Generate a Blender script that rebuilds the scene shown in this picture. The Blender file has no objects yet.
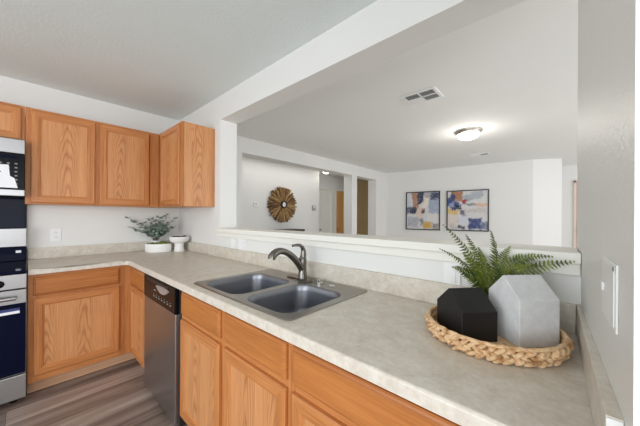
import bpy, bmesh, math, random
from mathutils import Vector, Matrix, Euler

random.seed(7)
SC = bpy.context.scene
COL = SC.collection
PI = math.pi

# ------------------------------------------------------------------ camera
F_PX, YAW, ROLL = 267.17, 47.8833, 0.334
CAM = Vector((3.4291, -1.2481, 1.3019))
a_ = math.radians(YAW)
FWD = Vector((-math.cos(a_), math.sin(a_), 0))
RGT0 = Vector((math.sin(a_), math.cos(a_), 0))
r_ = math.radians(ROLL)
RGT = RGT0 * math.cos(r_) + Vector((0, 0, 1)) * math.sin(r_)
UP = Vector((0, 0, 1)) * math.cos(r_) - RGT0 * math.sin(r_)
cd = bpy.data.cameras.new('camera')
cam = bpy.data.objects.new('camera', cd)
COL.objects.link(cam)
M = Matrix((RGT, UP, -FWD)).transposed().to_4x4()
M.translation = CAM
cam.matrix_world = M
cd.sensor_width = 36.0
cd.lens = F_PX / 640 * 36
cd.shift_y = (216.5 - 213.0) / 640
cd.clip_start = 0.02
SC.camera = cam

# ------------------------------------------------------------------ light
SC.view_settings.view_transform = 'Standard'
SC.view_settings.look = 'None'
SC.view_settings.exposure = 0.23
SC.view_settings.gamma = 1.0
SC.view_settings.use_curve_mapping = False

w = bpy.data.worlds.new('daylight')
SC.world = w
w.use_nodes = True
bg = w.node_tree.nodes['Background']
bg.inputs[0].default_value = (0.88, 0.93, 1.0, 1)
bg.inputs[1].default_value = 1.15


def area(name, loc, aim, sx, sy, power, col=(1, 1, 1)):
    l = bpy.data.lights.new(name, 'AREA')
    l.shape = 'RECTANGLE'
    l.size, l.size_y, l.energy, l.color = sx, sy, power, col
    o = bpy.data.objects.new(name, l)
    COL.objects.link(o)
    o.location = loc
    o.rotation_euler = (Vector(aim) - Vector(loc)).to_track_quat('-Z', 'Y').to_euler()
    return o


area('kitchen_window_light', (3.0, -4.3, 1.30), (2.3, 0, 1.15), 2.8, 1.5, 54, (0.925, 0.967, 1.0))
area('kitchen_overhead_fill', (1.9, -2.3, 2.40), (1.9, -2.3, 0), 1.2, 0.5, 4, (1.0, 0.98, 0.95))  # unseen fill added to brighten counters and floor
area('side_window_light', (6.2, -2.2, 1.5), (1.0, -1.0, 1.0), 2.0, 1.6, 42, (0.93, 0.97, 1.0))
area('living_window_light', (6.4, 2.6, 1.45), (0, 3.2, 1.2), 3.2, 1.7, 41, (0.98, 0.965, 1.0))
hl = area('hall_overhead_fill', (-0.60, 2.3, 2.43), (-0.6, 2.3, 0), 0.4, 2.2, 4.5, (1.0, 0.98, 0.95))  # unseen fill added to lift the dark hall, apart from its flush light
hl.rotation_euler = (0, 0, 0)


# ------------------------------------------------------------------ materials
def lin(r, g, b):
    f = lambda c: (c / 255 / 12.92) if c / 255 <= 0.04045 else ((c / 255 + 0.055) / 1.055) ** 2.4
    return (f(r), f(g), f(b), 1)


class NT:
    def __init__(s, name):
        s.m = bpy.data.materials.new(name)
        s.m.use_nodes = True
        s.t = s.m.node_tree
        s.b = s.t.nodes['Principled BSDF']

    def n(s, typ, **kw):
        x = s.t.nodes.new(typ)
        for k, v in kw.items():
            setattr(x, k, v)
        return x

    def l(s, a, b):
        s.t.links.new(a, b)

    def math(s, op, a, b=None, c=None, clamp=False):
        x = s.n('ShaderNodeMath', operation=op, use_clamp=clamp)
        for i, v in enumerate((a, b, c)):
            if v is None:
                continue
            if isinstance(v, (int, float)):
                x.inputs[i].default_value = v
            else:
                s.l(v, x.inputs[i])
        return x.outputs[0]

    def mix(s, fac, a, b):
        x = s.n('ShaderNodeMix', data_type='RGBA')
        for sock, v in ((x.inputs[0], fac), (x.inputs[6], a), (x.inputs[7], b)):
            if isinstance(v, (int, float)):
                sock.default_value = v
            elif isinstance(v, tuple):
                sock.default_value = v
            else:
                s.l(v, sock)
        return x.outputs[2]

    def noise(s, vec, scale, detail=3, rough=0.55, dist=0.0):
        x = s.n('ShaderNodeTexNoise')
        x.inputs['Scale'].default_value = scale
        x.inputs['Detail'].default_value = detail
        x.inputs['Roughness'].default_value = rough
        x.inputs['Distortion'].default_value = dist
        if vec is not None:
            s.l(vec, x.inputs['Vector'])
        return x.outputs[0]

    def ramp(s, fac, stops):
        x = s.n('ShaderNodeValToRGB')
        e = x.color_ramp.elements
        while len(e) < len(stops):
            e.new(0.5)
        for i, (p, c) in enumerate(stops):
            e[i].position = p
            e[i].color = c if isinstance(c, tuple) else (c, c, c, 1)
        s.l(fac, x.inputs[0])
        return x.outputs[0]

    def coord(s, scale=(1, 1, 1), loc=(0, 0, 0), rot=(0, 0, 0)):
        tc = s.n('ShaderNodeTexCoord')
        mp = s.n('ShaderNodeMapping')
        mp.inputs['Scale'].default_value = scale
        mp.inputs['Location'].default_value = loc
        mp.inputs['Rotation'].default_value = rot
        s.l(tc.outputs['Object'], mp.inputs[0])
        return mp.outputs[0]

    def bump(s, h, strength, dist=0.01):
        x = s.n('ShaderNodeBump')
        x.inputs['Strength'].default_value = strength
        x.inputs['Distance'].default_value = dist
        s.l(h, x.inputs['Height'])
        s.l(x.outputs[0], s.b.inputs['Normal'])

    def set(s, col=None, rough=None, metal=None, spec=None, **kw):
        if col is not None:
            if isinstance(col, tuple):
                s.b.inputs['Base Color'].default_value = col
            else:
                s.l(col, s.b.inputs['Base Color'])
        if rough is not None:
            s.b.inputs['Roughness'].default_value = rough
        if metal is not None:
            s.b.inputs['Metallic'].default_value = metal
        if spec is not None:
            s.b.inputs['Specular IOR Level'].default_value = spec
        for k, v in kw.items():
            s.b.inputs[k].default_value = v
        return s.m


def plain(name, rgb, rough=0.5, metal=0.0, spec=0.5, var=0.05, scale=30, **kw):
    t = NT(name)
    nz = t.noise(t.coord(), scale, 2)
    d = tuple(c * (1 - var) for c in lin(*rgb)[:3]) + (1,)
    u = tuple(min(1, c * (1 + var)) for c in lin(*rgb)[:3]) + (1,)
    return t.set(t.mix(nz, d, u), rough, metal, spec, **kw)


def paint(name, rgb, rough=0.6, bump=0.15, scale=90, dist=0.004, spec=0.3):
    t = NT(name)
    c = t.coord()
    nz = t.noise(c, scale, 3)
    big = t.noise(c, 1.3, 2)
    d = tuple(x * 0.975 for x in lin(*rgb)[:3]) + (1,)
    t.bump(nz, bump, dist)
    return t.set(t.mix(big, d, lin(*rgb)), rough, 0, spec)


def oak(name, kind, light, dark, bright=1.0):
    """kind: 'v' straight vertical grain, 'h' horizontal grain, 'c' cathedral grain."""
    t = NT(name)
    tc = t.n('ShaderNodeTexCoord')
    oi = t.n('ShaderNodeObjectInfo')
    off = t.n('ShaderNodeVectorMath', operation='MULTIPLY_ADD')
    t.l(oi.outputs['Random'], off.inputs[0])
    off.inputs[1].default_value = (3.1, 5.3, 7.7)
    t.l(tc.outputs['Object'], off.inputs[2])
    P = off.outputs[0]
    st = (60, 60, 2.2) if kind != 'h' else (2.2, 60, 60)
    mp = t.n('ShaderNodeMapping')
    mp.inputs['Scale'].default_value = st
    t.l(P, mp.inputs[0])
    fine = t.noise(mp.outputs[0], 1.6, 4, 0.65)
    mp2 = t.n('ShaderNodeMapping')
    mp2.inputs['Scale'].default_value = tuple(x * 0.22 for x in st)
    t.l(P, mp2.inputs[0])
    broad = t.noise(mp2.outputs[0], 1.0, 2)
    if kind == 'c':
        sx = t.n('ShaderNodeSeparateXYZ')
        t.l(tc.outputs['Object'], sx.inputs[0])
        mp3 = t.n('ShaderNodeMapping')
        mp3.inputs['Scale'].default_value = (9, 9, 1.6)
        t.l(P, mp3.inputs[0])
        wob = t.noise(mp3.outputs[0], 1.0, 3, 0.5)
        jit = t.math('MULTIPLY_ADD', oi.outputs['Random'], 0.10, -0.05)
        x0 = t.math('PINGPONG', t.math('ADD', t.math('ADD', sx.outputs[0], jit), 0.105 + 2.1), 0.105)
        x1 = t.math('SUBTRACT', 0.105, x0)
        x1 = t.math('ADD', x1, t.math('MULTIPLY_ADD', wob, 0.07, -0.035))
        par = t.math('MULTIPLY', t.math('MULTIPLY', x1, x1), 55)
        ph = t.math('ADD', t.math('MULTIPLY', sx.outputs[2], 0.55), par)
        ph = t.math('ADD', ph, t.math('MULTIPLY', wob, 0.25))
        sn = t.math('SINE', t.math('MULTIPLY', ph, 95))
        ln = t.math('MULTIPLY_ADD', sn, 0.5, 0.5)
        ln = t.math('POWER', ln, 2.0)
        fade = t.ramp(t.math('ABSOLUTE', x1), [(0.0, 1.0), (0.05, 0.75), (0.075, 0.1), (0.2, 0.0)])
        g = t.math('MULTIPLY', ln, fade)
        fac = t.math('ADD', t.math('MULTIPLY', g, 0.34), t.math('MULTIPLY', fine, 0.85))
    else:
        fac = t.math('ADD', t.math('MULTIPLY', fine, 0.75), t.math('MULTIPLY', broad, 0.35))
    md = tuple((x + y) / 2 for x, y in zip(lin(*light)[:3], lin(*dark)[:3])) + (1,)
    if kind == 'c':
        col = t.ramp(fac, [(0.24, lin(*light)), (0.62, md), (0.98, lin(*dark))])
    else:
        col = t.ramp(fac, [(0.35, lin(*light)), (0.58, md), (0.80, lin(*dark))])
    t.bump(fine, 0.05, 0.002)
    return t.set(col, 0.38, 0, 0.4)


OL, OD = (210, 142, 84), (158, 92, 46)
m_oak_v = oak('oak_vertical', 'v', OL, OD)
m_oak_h = oak('oak_horizontal', 'h', OL, OD)
m_oak_c = oak('oak_cathedral', 'c', (218, 156, 103), (160, 97, 52))
m_oak_dh = oak('oak_drawer', 'h', (196, 126, 66), (152, 88, 40))
m_oak_end = m_oak_c
m_toe = oak('oak_toe', 'h', (214, 174, 140), (170, 124, 90))

m_wall = paint('wall_paint', (234, 233, 229), 0.6, 0.10)
m_wall_r = paint('wall_paint_textured', (232, 231, 226), 0.38, 0.55, 75, 0.004, 0.5)
m_ceil = paint('ceiling_paint', (241, 241, 238), 0.8, 0.35, 60, 0.005)
m_trim = paint('trim_paint', (240, 238, 229), 0.4, 0.03)
m_tan = paint('tan_paint', (194, 170, 130), 0.7, 0.1)
m_white = plain('white_plastic', (240, 240, 238), 0.35, var=0.02)
m_grey_pl = plain('grey_plastic', (176, 176, 178), 0.4, var=0.02)
m_dark_pl = plain('dark_plastic', (38, 38, 40), 0.4)
m_black = plain('black_enamel', (13, 14, 17), 0.22, 0, 0.10, var=0.1)
m_glass_bk = plain('black_glass_sky_tint', (11, 16, 38), 0.05, 0, 0.06, var=0.1)  # navy base paints in the bluish sky reflection
m_ceramic = plain('white_ceramic', (244, 243, 240), 0.45, var=0.02)
m_moss = plain('moss', (112, 118, 52), 0.9, var=0.5, scale=160)
m_soil = plain('soil', (74, 58, 46), 0.95, var=0.4, scale=120)
m_label = plain('label_paper', (240, 240, 243), 0.5, var=0.01)
m_blue = plain('label_blue', (52, 62, 120), 0.5)
m_chrome = plain('chrome', (215, 215, 215), 0.12, 1.0)
m_nickel = plain('brushed_nickel', (184, 178, 170), 0.32, 1.0)
m_faucet = plain('faucet_stainless', (128, 124, 118), 0.24, 1.0)
m_blackhouse = plain('black_matt_ceramic', (18, 18, 19), 0.5, var=0.2)
m_print = plain('printed_grey', (150, 150, 150), 0.5)
m_red = plain('dark_red', (120, 40, 36), 0.5)


def steel(name, rgb, rough, horiz=True):
    t = NT(name)
    c = t.coord((2, 2, 400) if horiz else (400, 2, 2))
    nz = t.noise(c, 1, 2)
    r = t.math('MULTIPLY_ADD', nz, 0.12, rough)
    t.l(r, t.b.inputs['Roughness'])
    return t.set(lin(*rgb), None, 1.0)


m_steel = steel('stainless', (172, 170, 169), 0.30)
m_sink = steel('sink_stainless', (150, 146, 140), 0.26)
m_basin = steel('basin_stainless', (150, 152, 158), 0.30)


def make_counter():
    t = NT('counter_laminate')
    c = t.coord()
    n1 = t.noise(c, 20, 6, 0.7)
    n2 = t.noise(c, 75, 3, 0.6)
    f = t.math('ADD', t.math('MULTIPLY', n1, 0.7), t.math('MULTIPLY', n2, 0.35))
    col = t.ramp(f, [(0.36, lin(198, 188, 172)), (0.52, lin(212, 203, 189)), (0.68, lin(224, 218, 207))])
    return t.set(col, 0.38, 0, 0.4)


m_counter = make_counter()


def make_floor():
    t = NT('vinyl_plank')
    tc = t.n('ShaderNodeTexCoord')
    mp = t.n('ShaderNodeMapping')
    mp.inputs['Rotation'].default_value = (0, 0, PI / 2)
    t.l(tc.outputs['Object'], mp.inputs[0])
    br = t.n('ShaderNodeTexBrick')
    br.inputs['Scale'].default_value = 1.0
    br.inputs['Brick Width'].default_value = 2.1
    br.inputs['Row Height'].default_value = 0.18
    br.inputs['Mortar Size'].default_value = 0.0011
    br.inputs['Color1'].default_value = (0.15, 0.15, 0.15, 1)
    br.inputs['Color2'].default_value = (0.85, 0.85, 0.85, 1)
    br.inputs['Mortar'].default_value = (0, 0, 0, 1)
    br.offset = 0.37
    t.l(mp.outputs[0], br.inputs['Vector'])
    mp2 = t.n('ShaderNodeMapping')
    mp2.inputs['Scale'].default_value = (14, 0.9, 1)
    t.l(tc.outputs['Object'], mp2.inputs[0])
    ad = t.n('ShaderNodeVectorMath', operation='ADD')
    t.l(mp2.outputs[0], ad.inputs[0])
    sc = t.n('ShaderNodeVectorMath', operation='SCALE')
    t.l(br.outputs['Color'], sc.inputs[0])
    sc.inputs['Scale'].default_value = 9.0
    t.l(sc.outputs[0], ad.inputs[1])
    g = t.noise(ad.outputs[0], 1.0, 5, 0.6, 0.4)
    f = t.math('ADD', t.math('MULTIPLY', g, 0.85), t.math('MULTIPLY_ADD', br.outputs['Color'], 0.30, -0.07))
    col = t.ramp(f, [(0.28, lin(84, 70, 63)), (0.5, lin(138, 120, 110)), (0.72, lin(178, 161, 150))])
    col = t.mix(br.outputs['Fac'], col, lin(48, 38, 34))
    return t.set(col, 0.42, 0, 0.4)


m_floor = make_floor()


def weave_mat():
    t = NT('water_hyacinth')
    c = t.coord()
    n1 = t.noise(c, 38, 3)
    n2 = t.noise(t.coord((60, 60, 240)), 1.0, 3)
    f = t.math('ADD', t.math('MULTIPLY', n1, 0.7), t.math('MULTIPLY', n2, 0.4))
    col = t.ramp(f, [(0.33, lin(128, 82, 50)), (0.47, lin(200, 154, 108)), (0.60, lin(232, 200, 158)), (0.8, lin(204, 148, 118))])
    return t.set(col, 0.75, 0, 0.3)


m_weave = weave_mat()


def concrete_mat():
    t = NT('grey_cement')
    c = t.coord()
    n1 = t.noise(c, 30, 5, 0.65)
    n2 = t.noise(c, 220, 2)
    f = t.math('ADD', t.math('MULTIPLY', n1, 0.75), t.math('MULTIPLY', n2, 0.25))
    col = t.ramp(f, [(0.3, lin(202, 202, 203)), (0.7, lin(224, 224, 223))])
    t.bump(n2, 0.15, 0.002)
    return t.set(col, 0.8, 0, 0.25)


m_cement = concrete_mat()


def wood_stick():
    t = NT('driftwood')
    oi = t.n('ShaderNodeObjectInfo')
    n1 = t.noise(t.coord((90, 90, 8)), 1.0, 3)
    f = t.math('ADD', t.math('MULTIPLY', n1, 0.6), t.math('MULTIPLY', oi.outputs['Random'], 0.5))
    col = t.ramp(f, [(0.25, lin(72, 50, 32)), (0.5, lin(134, 100, 62)), (0.75, lin(178, 146, 98))])
    return t.set(col, 0.8)


m_drift = wood_stick()


def leaf_mat(name, a, b, rough=0.45):
    t = NT(name)
    nz = t.noise(t.coord(), 26, 2)
    m = t.set(t.mix(t.ramp(nz, [(0.35, 0.0), (0.65, 1.0)]), lin(*a), lin(*b)), rough, 0, 0.3)
    return m


m_fern = leaf_mat('fern_green', (66, 86, 24), (130, 142, 58))
m_rachis = plain('fern_rachis', (70, 74, 26), 0.6)
m_euc = leaf_mat('eucalyptus_green', (92, 114, 102), (152, 168, 154), 0.6)
m_stem = plain('stem_brown', (92, 84, 62), 0.7)


def emit(name, rgb, s):
    t = NT(name)
    t.set(lin(*rgb), 0.4)
    t.b.inputs['Emission Color'].default_value = lin(*rgb)
    t.b.inputs['Emission Strength'].default_value = s
    return t.m


m_lampglass = emit('lit_lamp_glass', (255, 250, 240), 3.0)


def art(name, base, patches):
    """abstract brush-block canvas; patches: (u, v, half width, half height, rotation deg, rgb), u,v in 0..1 from lower left."""
    t = NT(name)
    tc = t.n('ShaderNodeTexCoord')
    sx = t.n('ShaderNodeSeparateXYZ')
    t.l(tc.outputs['Generated'], sx.inputs[0])
    nz = t.n('ShaderNodeTexNoise')
    nz.inputs['Scale'].default_value = 6
    nz.inputs['Detail'].default_value = 6
    nz.inputs['Roughness'].default_value = 0.65
    t.l(tc.outputs['Generated'], nz.inputs['Vector'])
    sn = t.n('ShaderNodeSeparateColor')
    t.l(nz.outputs['Color'], sn.inputs[0])
    U = t.math('ADD', sx.outputs[0], t.math('MULTIPLY_ADD', sn.outputs[0], 0.22, -0.11))
    V = t.math('ADD', sx.outputs[2], t.math('MULTIPLY_ADD', sn.outputs[1], 0.22, -0.11))
    fn = t.noise(tc.outputs['Generated'], 22, 3)
    cur = t.mix(t.noise(tc.outputs['Generated'], 4, 3), lin(*base[0]), lin(*base[1]))
    for (u, v, hw, hh, rot, rgb) in patches:
        c, s = math.cos(math.radians(rot)), math.sin(math.radians(rot))
        du, dv = t.math('SUBTRACT', U, u), t.math('SUBTRACT', V, v)
        x = t.math('ADD', t.math('MULTIPLY', du, c), t.math('MULTIPLY', dv, s))
        y = t.math('SUBTRACT', t.math('MULTIPLY', dv, c), t.math('MULTIPLY', du, s))
        k = 28
        ex = t.math('MULTIPLY', t.math('SUBTRACT', hw, t.math('ABSOLUTE', x)), k)
        ey = t.math('MULTIPLY', t.math('SUBTRACT', hh, t.math('ABSOLUTE', y)), k)
        mk = t.math('ADD', t.math('MINIMUM', ex, ey), t.math('MULTIPLY_ADD', fn, 1.6, -0.3), clamp=True)
        mk = t.math('MULTIPLY', mk, 0.94)
        cur = t.mix(mk, cur, lin(*rgb))
    br_ = t.noise(tc.outputs['Generated'], 9, 5, 0.7, 1.2)
    cur = t.mix(t.math('MULTIPLY', t.ramp(br_, [(0.5, 0.0), (0.68, 1.0)]), 0.45), cur, lin(214, 212, 214))
    cur = t.mix(t.math('MULTIPLY', t.ramp(br_, [(0.30, 1.0), (0.42, 0.0)]), 0.35), cur, lin(70, 66, 78))
    return t.set(cur, 0.6, 0, 0.2)


m_art1 = art('abstract_canvas_one', ((200, 203, 210), (226, 222, 216)), [
    (0.12, 0.80, 0.14, 0.20, 0, (205, 208, 214)), (0.86, 0.62, 0.16, 0.22, 0, (160, 170, 190)),
    (0.88, 0.90, 0.14, 0.10, 0, (52, 62, 96)), (0.28, 0.78, 0.09, 0.24, 8, (178, 128, 96)),
    (0.44, 0.84, 0.10, 0.18, 0, (46, 54, 84)), (0.66, 0.92, 0.10, 0.08, 0, (170, 165, 168)),
    (0.58, 0.72, 0.09, 0.14, -22, (232, 222, 206)), (0.20, 0.52, 0.11, 0.09, 0, (38, 44, 74)),
    (0.04, 0.50, 0.06, 0.09, 0, (96, 106, 130)), (0.52, 0.50, 0.06, 0.07, 10, (92, 40, 36)),
    (0.40, 0.44, 0.09, 0.14, 0, (222, 200, 184)), (0.20, 0.18, 0.18, 0.14, 0, (178, 180, 188)),
    (0.48, 0.20, 0.07, 0.10, 20, (130, 128, 134)), (0.66, 0.10, 0.12, 0.10, 0, (208, 166, 84)),
    (0.90, 0.08, 0.09, 0.09, 0, (150, 138, 132)), (0.80, 0.32, 0.16, 0.12, 0, (222, 218, 214))])
m_art2 = art('abstract_canvas_two', ((206, 205, 208), (224, 220, 216)), [
    (0.66, 0.86, 0.26, 0.09, 14, (168, 176, 184)), (0.24, 0.88, 0.15, 0.14, 0, (170, 118, 82)),
    (0.08, 0.78, 0.08, 0.16, -30, (60, 74, 116)), (0.14, 0.66, 0.16, 0.09, -14, (70, 88, 138)),
    (0.22, 0.58, 0.13, 0.07, 0, (30, 40, 84)), (0.10, 0.64, 0.06, 0.05, 20, (150, 160, 190)),
    (0.43, 0.71, 0.045, 0.07, 0, (168, 42, 50)), (0.62, 0.66, 0.20, 0.015, 0, (80, 78, 90)),
    (0.88, 0.64, 0.14, 0.05, 0, (224, 184, 152)), (0.72, 0.50, 0.24, 0.05, 0, (206, 196, 192)),
    (0.12, 0.44, 0.15, 0.08, -8, (222, 186, 116)), (0.40, 0.46, 0.06, 0.06, 0, (110, 104, 118)),
    (0.14, 0.24, 0.14, 0.16, 0, (222, 210, 200)), (0.42, 0.24, 0.14, 0.12, 0, (214, 216, 226)),
    (0.70, 0.16, 0.15, 0.15, 0, (52, 70, 124)), (0.92, 0.12, 0.09, 0.10, 0, (110, 120, 150)),
    (0.36, 0.07, 0.09, 0.04, -10, (34, 38, 62)), (0.18, 0.05, 0.12, 0.05, 0, (196, 190, 190))])


# ------------------------------------------------------------------ mesh helpers
class MB:
    def __init__(s):
        s.bm = bmesh.new()

    def box(s, lo, hi, mi=0, bev=0.0, seg=2):
        r = bmesh.ops.create_cube(s.bm, size=1)
        c = [(l + h) / 2 for l, h in zip(lo, hi)]
        d = [h - l for l, h in zip(lo, hi)]
        for v in r['verts']:
            v.co = Vector((c[0] + v.co.x * d[0], c[1] + v.co.y * d[1], c[2] + v.co.z * d[2]))
        fs = list({f for v in r['verts'] for f in v.link_faces})
        for f in fs:
            f.material_index = mi
        if bev:
            es = list({e for v in r['verts'] for e in v.link_edges})
            q = bmesh.ops.bevel(s.bm, geom=es, offset=bev, segments=seg, affect='EDGES', profile=0.5)
            for f in q['faces']:
                f.material_index = mi
        return s

    def prism(s, pts, z0, z1, mi=0):
        b = [s.bm.verts.new((x, y, z0)) for x, y in pts]
        t = [s.bm.verts.new((x, y, z1)) for x, y in pts]
        n = len(pts)
        fs = [s.bm.faces.new(b[::-1]), s.bm.faces.new(t)]
        for i in range(n):
            fs.append(s.bm.faces.new((b[i], b[(i + 1) % n], t[(i + 1) % n], t[i])))
        for f in fs:
            f.material_index = mi
        return s

    def loops(s, rings, mi=0, cap0=False, cap1=False, close=True, mfun=None):
        vs = [[s.bm.verts.new(p) for p in r] for r in rings]
        n = len(rings[0])
        for a, b in zip(vs, vs[1:]):
            for i in range(n if close else n - 1):
                j = (i + 1) % n
                f = s.bm.faces.new((a[i], a[j], b[j], b[i]))
                f.material_index = mfun(i) if mfun else mi
        if cap0:
            s.bm.faces.new(vs[0][::-1]).material_index = mi
        if cap1:
            s.bm.faces.new(vs[-1]).material_index = mi
        return s

    def lathe(s, prof, n=32, c=(0, 0, 0), mi=0, sx=1, sy=1):
        rings = []
        for r, z in prof:
            r = max(r, 1e-5)
            rings.append([(c[0] + sx * r * math.cos(2 * PI * i / n), c[1] + sy * r * math.sin(2 * PI * i / n), c[2] + z) for i in range(n)])
        return s.loops(rings, mi)

    def tube(s, pts, rad, n=12, mi=0, flat=1.0):
        pts = [Vector(p) for p in pts]
        if isinstance(rad, (int, float)):
            rad = [rad] * len(pts)
        rings = []
        ref = None
        for i, p in enumerate(pts):
            d = (pts[min(i + 1, len(pts) - 1)] - pts[max(i - 1, 0)]).normalized()
            if ref is None:
                ref = Vector((0, 0, 1)) if abs(d.z) < 0.9 else Vector((1, 0, 0))
            u = d.cross(ref).normalized()
            v = u.cross(d).normalized()
            ref = v
            rings.append([tuple(p + rad[i] * (u * math.cos(2 * PI * k / n) + v * flat * math.sin(2 * PI * k / n))) for k in range(n)])
        return s.loops(rings, mi, True, True)

    def cyl(s, a, b, r, n=20, mi=0):
        return s.tube([a, b], r, n, mi)

    def face(s, pts, mi=0):
        f = s.bm.faces.new([s.bm.verts.new(p) for p in pts])
        f.material_index = mi
        return s

    def build(s, name, mats, parent=None, loc=None, rot=None, smooth=False, origin=None, angle=35):
        if origin is not None:
            o_ = Vector(origin)
            for v in s.bm.verts:
                v.co -= o_
            loc = o_
        bmesh.ops.recalc_face_normals(s.bm, faces=s.bm.faces)
        me = bpy.data.meshes.new(name)
        s.bm.to_mesh(me)
        s.bm.free()
        for m in (mats if isinstance(mats, (list, tuple)) else [mats]):
            me.materials.append(m)
        if smooth:
            me.shade_smooth()
            try:
                me.set_sharp_from_angle(angle=math.radians(angle))
            except Exception:
                pass
        o = bpy.data.objects.new(name, me)
        COL.objects.link(o)
        if parent is not None:
            o.parent = parent
        if loc is not None:
            o.location = loc
        if rot is not None:
            o.rotation_euler = rot
        return o


def tag(o, label, cat, group=None):
    o['label'] = label
    o['category'] = cat
    if group:
        o['group'] = group
    return o


def thing(name, label, cat, loc=(0, 0, 0), rotz=0.0, group=None):
    o = bpy.data.objects.new(name, None)
    COL.objects.link(o)
    o.empty_display_size = 0.1
    o.location = loc
    o.rotation_euler = (0, 0, rotz)
    return tag(o, label, cat, group)


def struct(name, mb, mats, **kw):
    o = mb.build(name, mats, **kw)
    o['kind'] = 'structure'
    return o


def rrect(x0, x1, y0, y1, r, z, n=6):
    out = []
    for cx, cy, a0 in ((x1 - r, y1 - r, 0), (x0 + r, y1 - r, 90), (x0 + r, y0 + r, 180), (x1 - r, y0 + r, 270)):
        for i in range(n + 1):
            a = math.radians(a0 + 90 * i / n)
            out.append((cx + r * math.cos(a), cy + r * math.sin(a), z))
    return out


def copy_tree(o, parent=None):
    c = o.copy()
    COL.objects.link(c)
    if parent is not None:
        c.parent = parent
    for ch in list(o.children):
        copy_tree(ch, c)
    return c


# ------------------------------------------------------------------ setting
ZC = 2.448          # ceiling
ZO = 2.222          # heads of the openings
CY = -4.4           # where the kitchen shell stops behind the camera

struct('floor', MB().box((-3.0, CY, -0.06), (6.6, 0.086, 0.0)), m_floor)
struct('floor_bounce', MB().box((-3.0, 0.0865, -0.06), (6.6, 8.0, 0.0)), plain('pale_bounce_floor', (206, 200, 190), 0.95, var=0.12, scale=300))  # unseen pale floor added to bounce light onto the living room ceiling
struct('ceiling', MB().box((-3.0, CY, ZC), (6.6, 0.086, ZC + 0.08)), paint('ceiling_paint_cooled', (234, 242, 241), 0.8, 0.35, 60, 0.005))  # cool tint put in to cancel warm light bounced off floor and oak
struct('ceiling_living', MB().box((-3.0, 0.0862, ZC), (6.6, 8.0, ZC + 0.08)), m_ceil)

# wall on the range side, running on as the living room's side wall with two openings to the hall
wl = MB()
T = -0.225
wl.box((T, CY, 0), (0, 0.856, ZC))
wl.box((T, 0.856, ZO), (0, 3.592, ZC))
wl.box((T, 3.592, 0), (0, 3.785, ZC))
wl.box((T, 3.785, ZO), (0, 4.618, ZC))
wl.box((T, 4.618, 0), (0, 5.45, ZC))
struct('wall_left', wl, m_wall)

# wall with the pass-through
wb = MB()
wb.box((0, 0, 0), (1.016, 0.173, ZC))
wb.box((1.016, 0, 0), (3.50, 0.173, 1.15))
wb.box((1.016, 0, ZO), (3.50, 0.173, ZC))
struct('wall_back', wb, m_wall)


def wcx(y):
    return 3.478 - 0.0285 * y


struct('wall_right', MB().prism([(wcx(-0.722), -0.722), (3.66, -0.722), (3.66, 0.173), (wcx(0.173), 0.173)], 0, ZC), m_wall_r)

# ledge of the pass-through and its apron
lg = MB()
lg.box((0.975, -0.035, 1.150), (wcx(-0.03) - 0.001, 0.0, 1.187), bev=0.004)
lg.box((1.0165, -0.001, 1.150), (wcx(0.1) - 0.001, 0.205, 1.187), bev=0.003)
struct('trim_1', lg, m_trim)
ap = MB()
ap.box((0.985, -0.016, 1.108), (wcx(0) - 0.001, 0.0, 1.150), bev=0.004)
struct('trim_2', ap, m_trim)

# far wall of the living room, its angled end and the entry beyond
p0, p1, p2 = (0.0, 5.166), (3.008, 5.456), (3.43, 5.70)
struct('wall_far', MB().prism([p0, p1, p2, (3.43, 6.75), (3.30, 6.75), (3.30, 5.80), (2.97, 5.60), (0.0, 5.32)], 0, ZC), m_wall)
struct('wall_entry', MB().box((3.30, 6.70, 0), (6.6, 6.82, ZC)), m_wall)
# entry door
dr = MB()
dr.box((3.62, 6.655, 0.0), (3.665, 6.70, 2.10), bev=0.004)
dr.box((4.48, 6.655, 0.0), (4.525, 6.70, 2.10), bev=0.004)
dr.box((3.62, 6.655, 2.06), (4.525, 6.70, 2.12), bev=0.004)
d2 = struct('door_2', dr, plain('entry_casing', (226, 206, 192), 0.5))
x = MB()
x.box((3.665, 6.675, 0.0), (4.48, 6.70, 2.06))
for zz in ((0.15, 0.9), (1.05, 1.9)):
    x.box((3.78, 6.668, zz[0]), (4.36, 6.676, zz[1]), bev=0.003)
x.build('door_leaf', plain('entry_door_paint', (170, 132, 112), 0.5), d2)
x = MB()
x.cyl((3.70, 6.676, 1.02), (3.70, 6.62, 1.02), 0.026)
x.box((3.68, 6.60, 1.005), (3.80, 6.625, 1.035), bev=0.006)
x.build('door_handle', m_nickel, d2, smooth=True)
x = MB()
x.cyl((3.70, 6.676, 1.16), (3.70, 6.65, 1.16), 0.028)
x.build('deadbolt', m_nickel, d2, smooth=True)

# hall behind the side wall
XH, XD = -1.0, -1.35
struct('wall_hall', MB().box((XH - 0.12, -0.4, 0), (XH, 3.612, ZC)), m_wall)
wd = MB()
wd.box((XD - 0.12, 3.2, 0), (XD, 3.99, ZC))
wd.box((XD - 0.12, 3.99, 2.04), (XD, 4.50, ZC))
wd.box((XD - 0.12, 4.50, 0), (XD, 4.72, ZC))
wd.box((XD - 0.12, 4.72, 2.04), (XD, 5.40, ZC))
struct('wall_hall_doors', wd, m_wall)
struct('wall_hall_end', MB().box((XD - 0.12, 5.40, 0), (T, 5.52, ZC)), m_tan)
struct('wall_hall_start', MB().box((XH, -0.4, 0), (T, -0.28, ZC)), m_wall)


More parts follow.
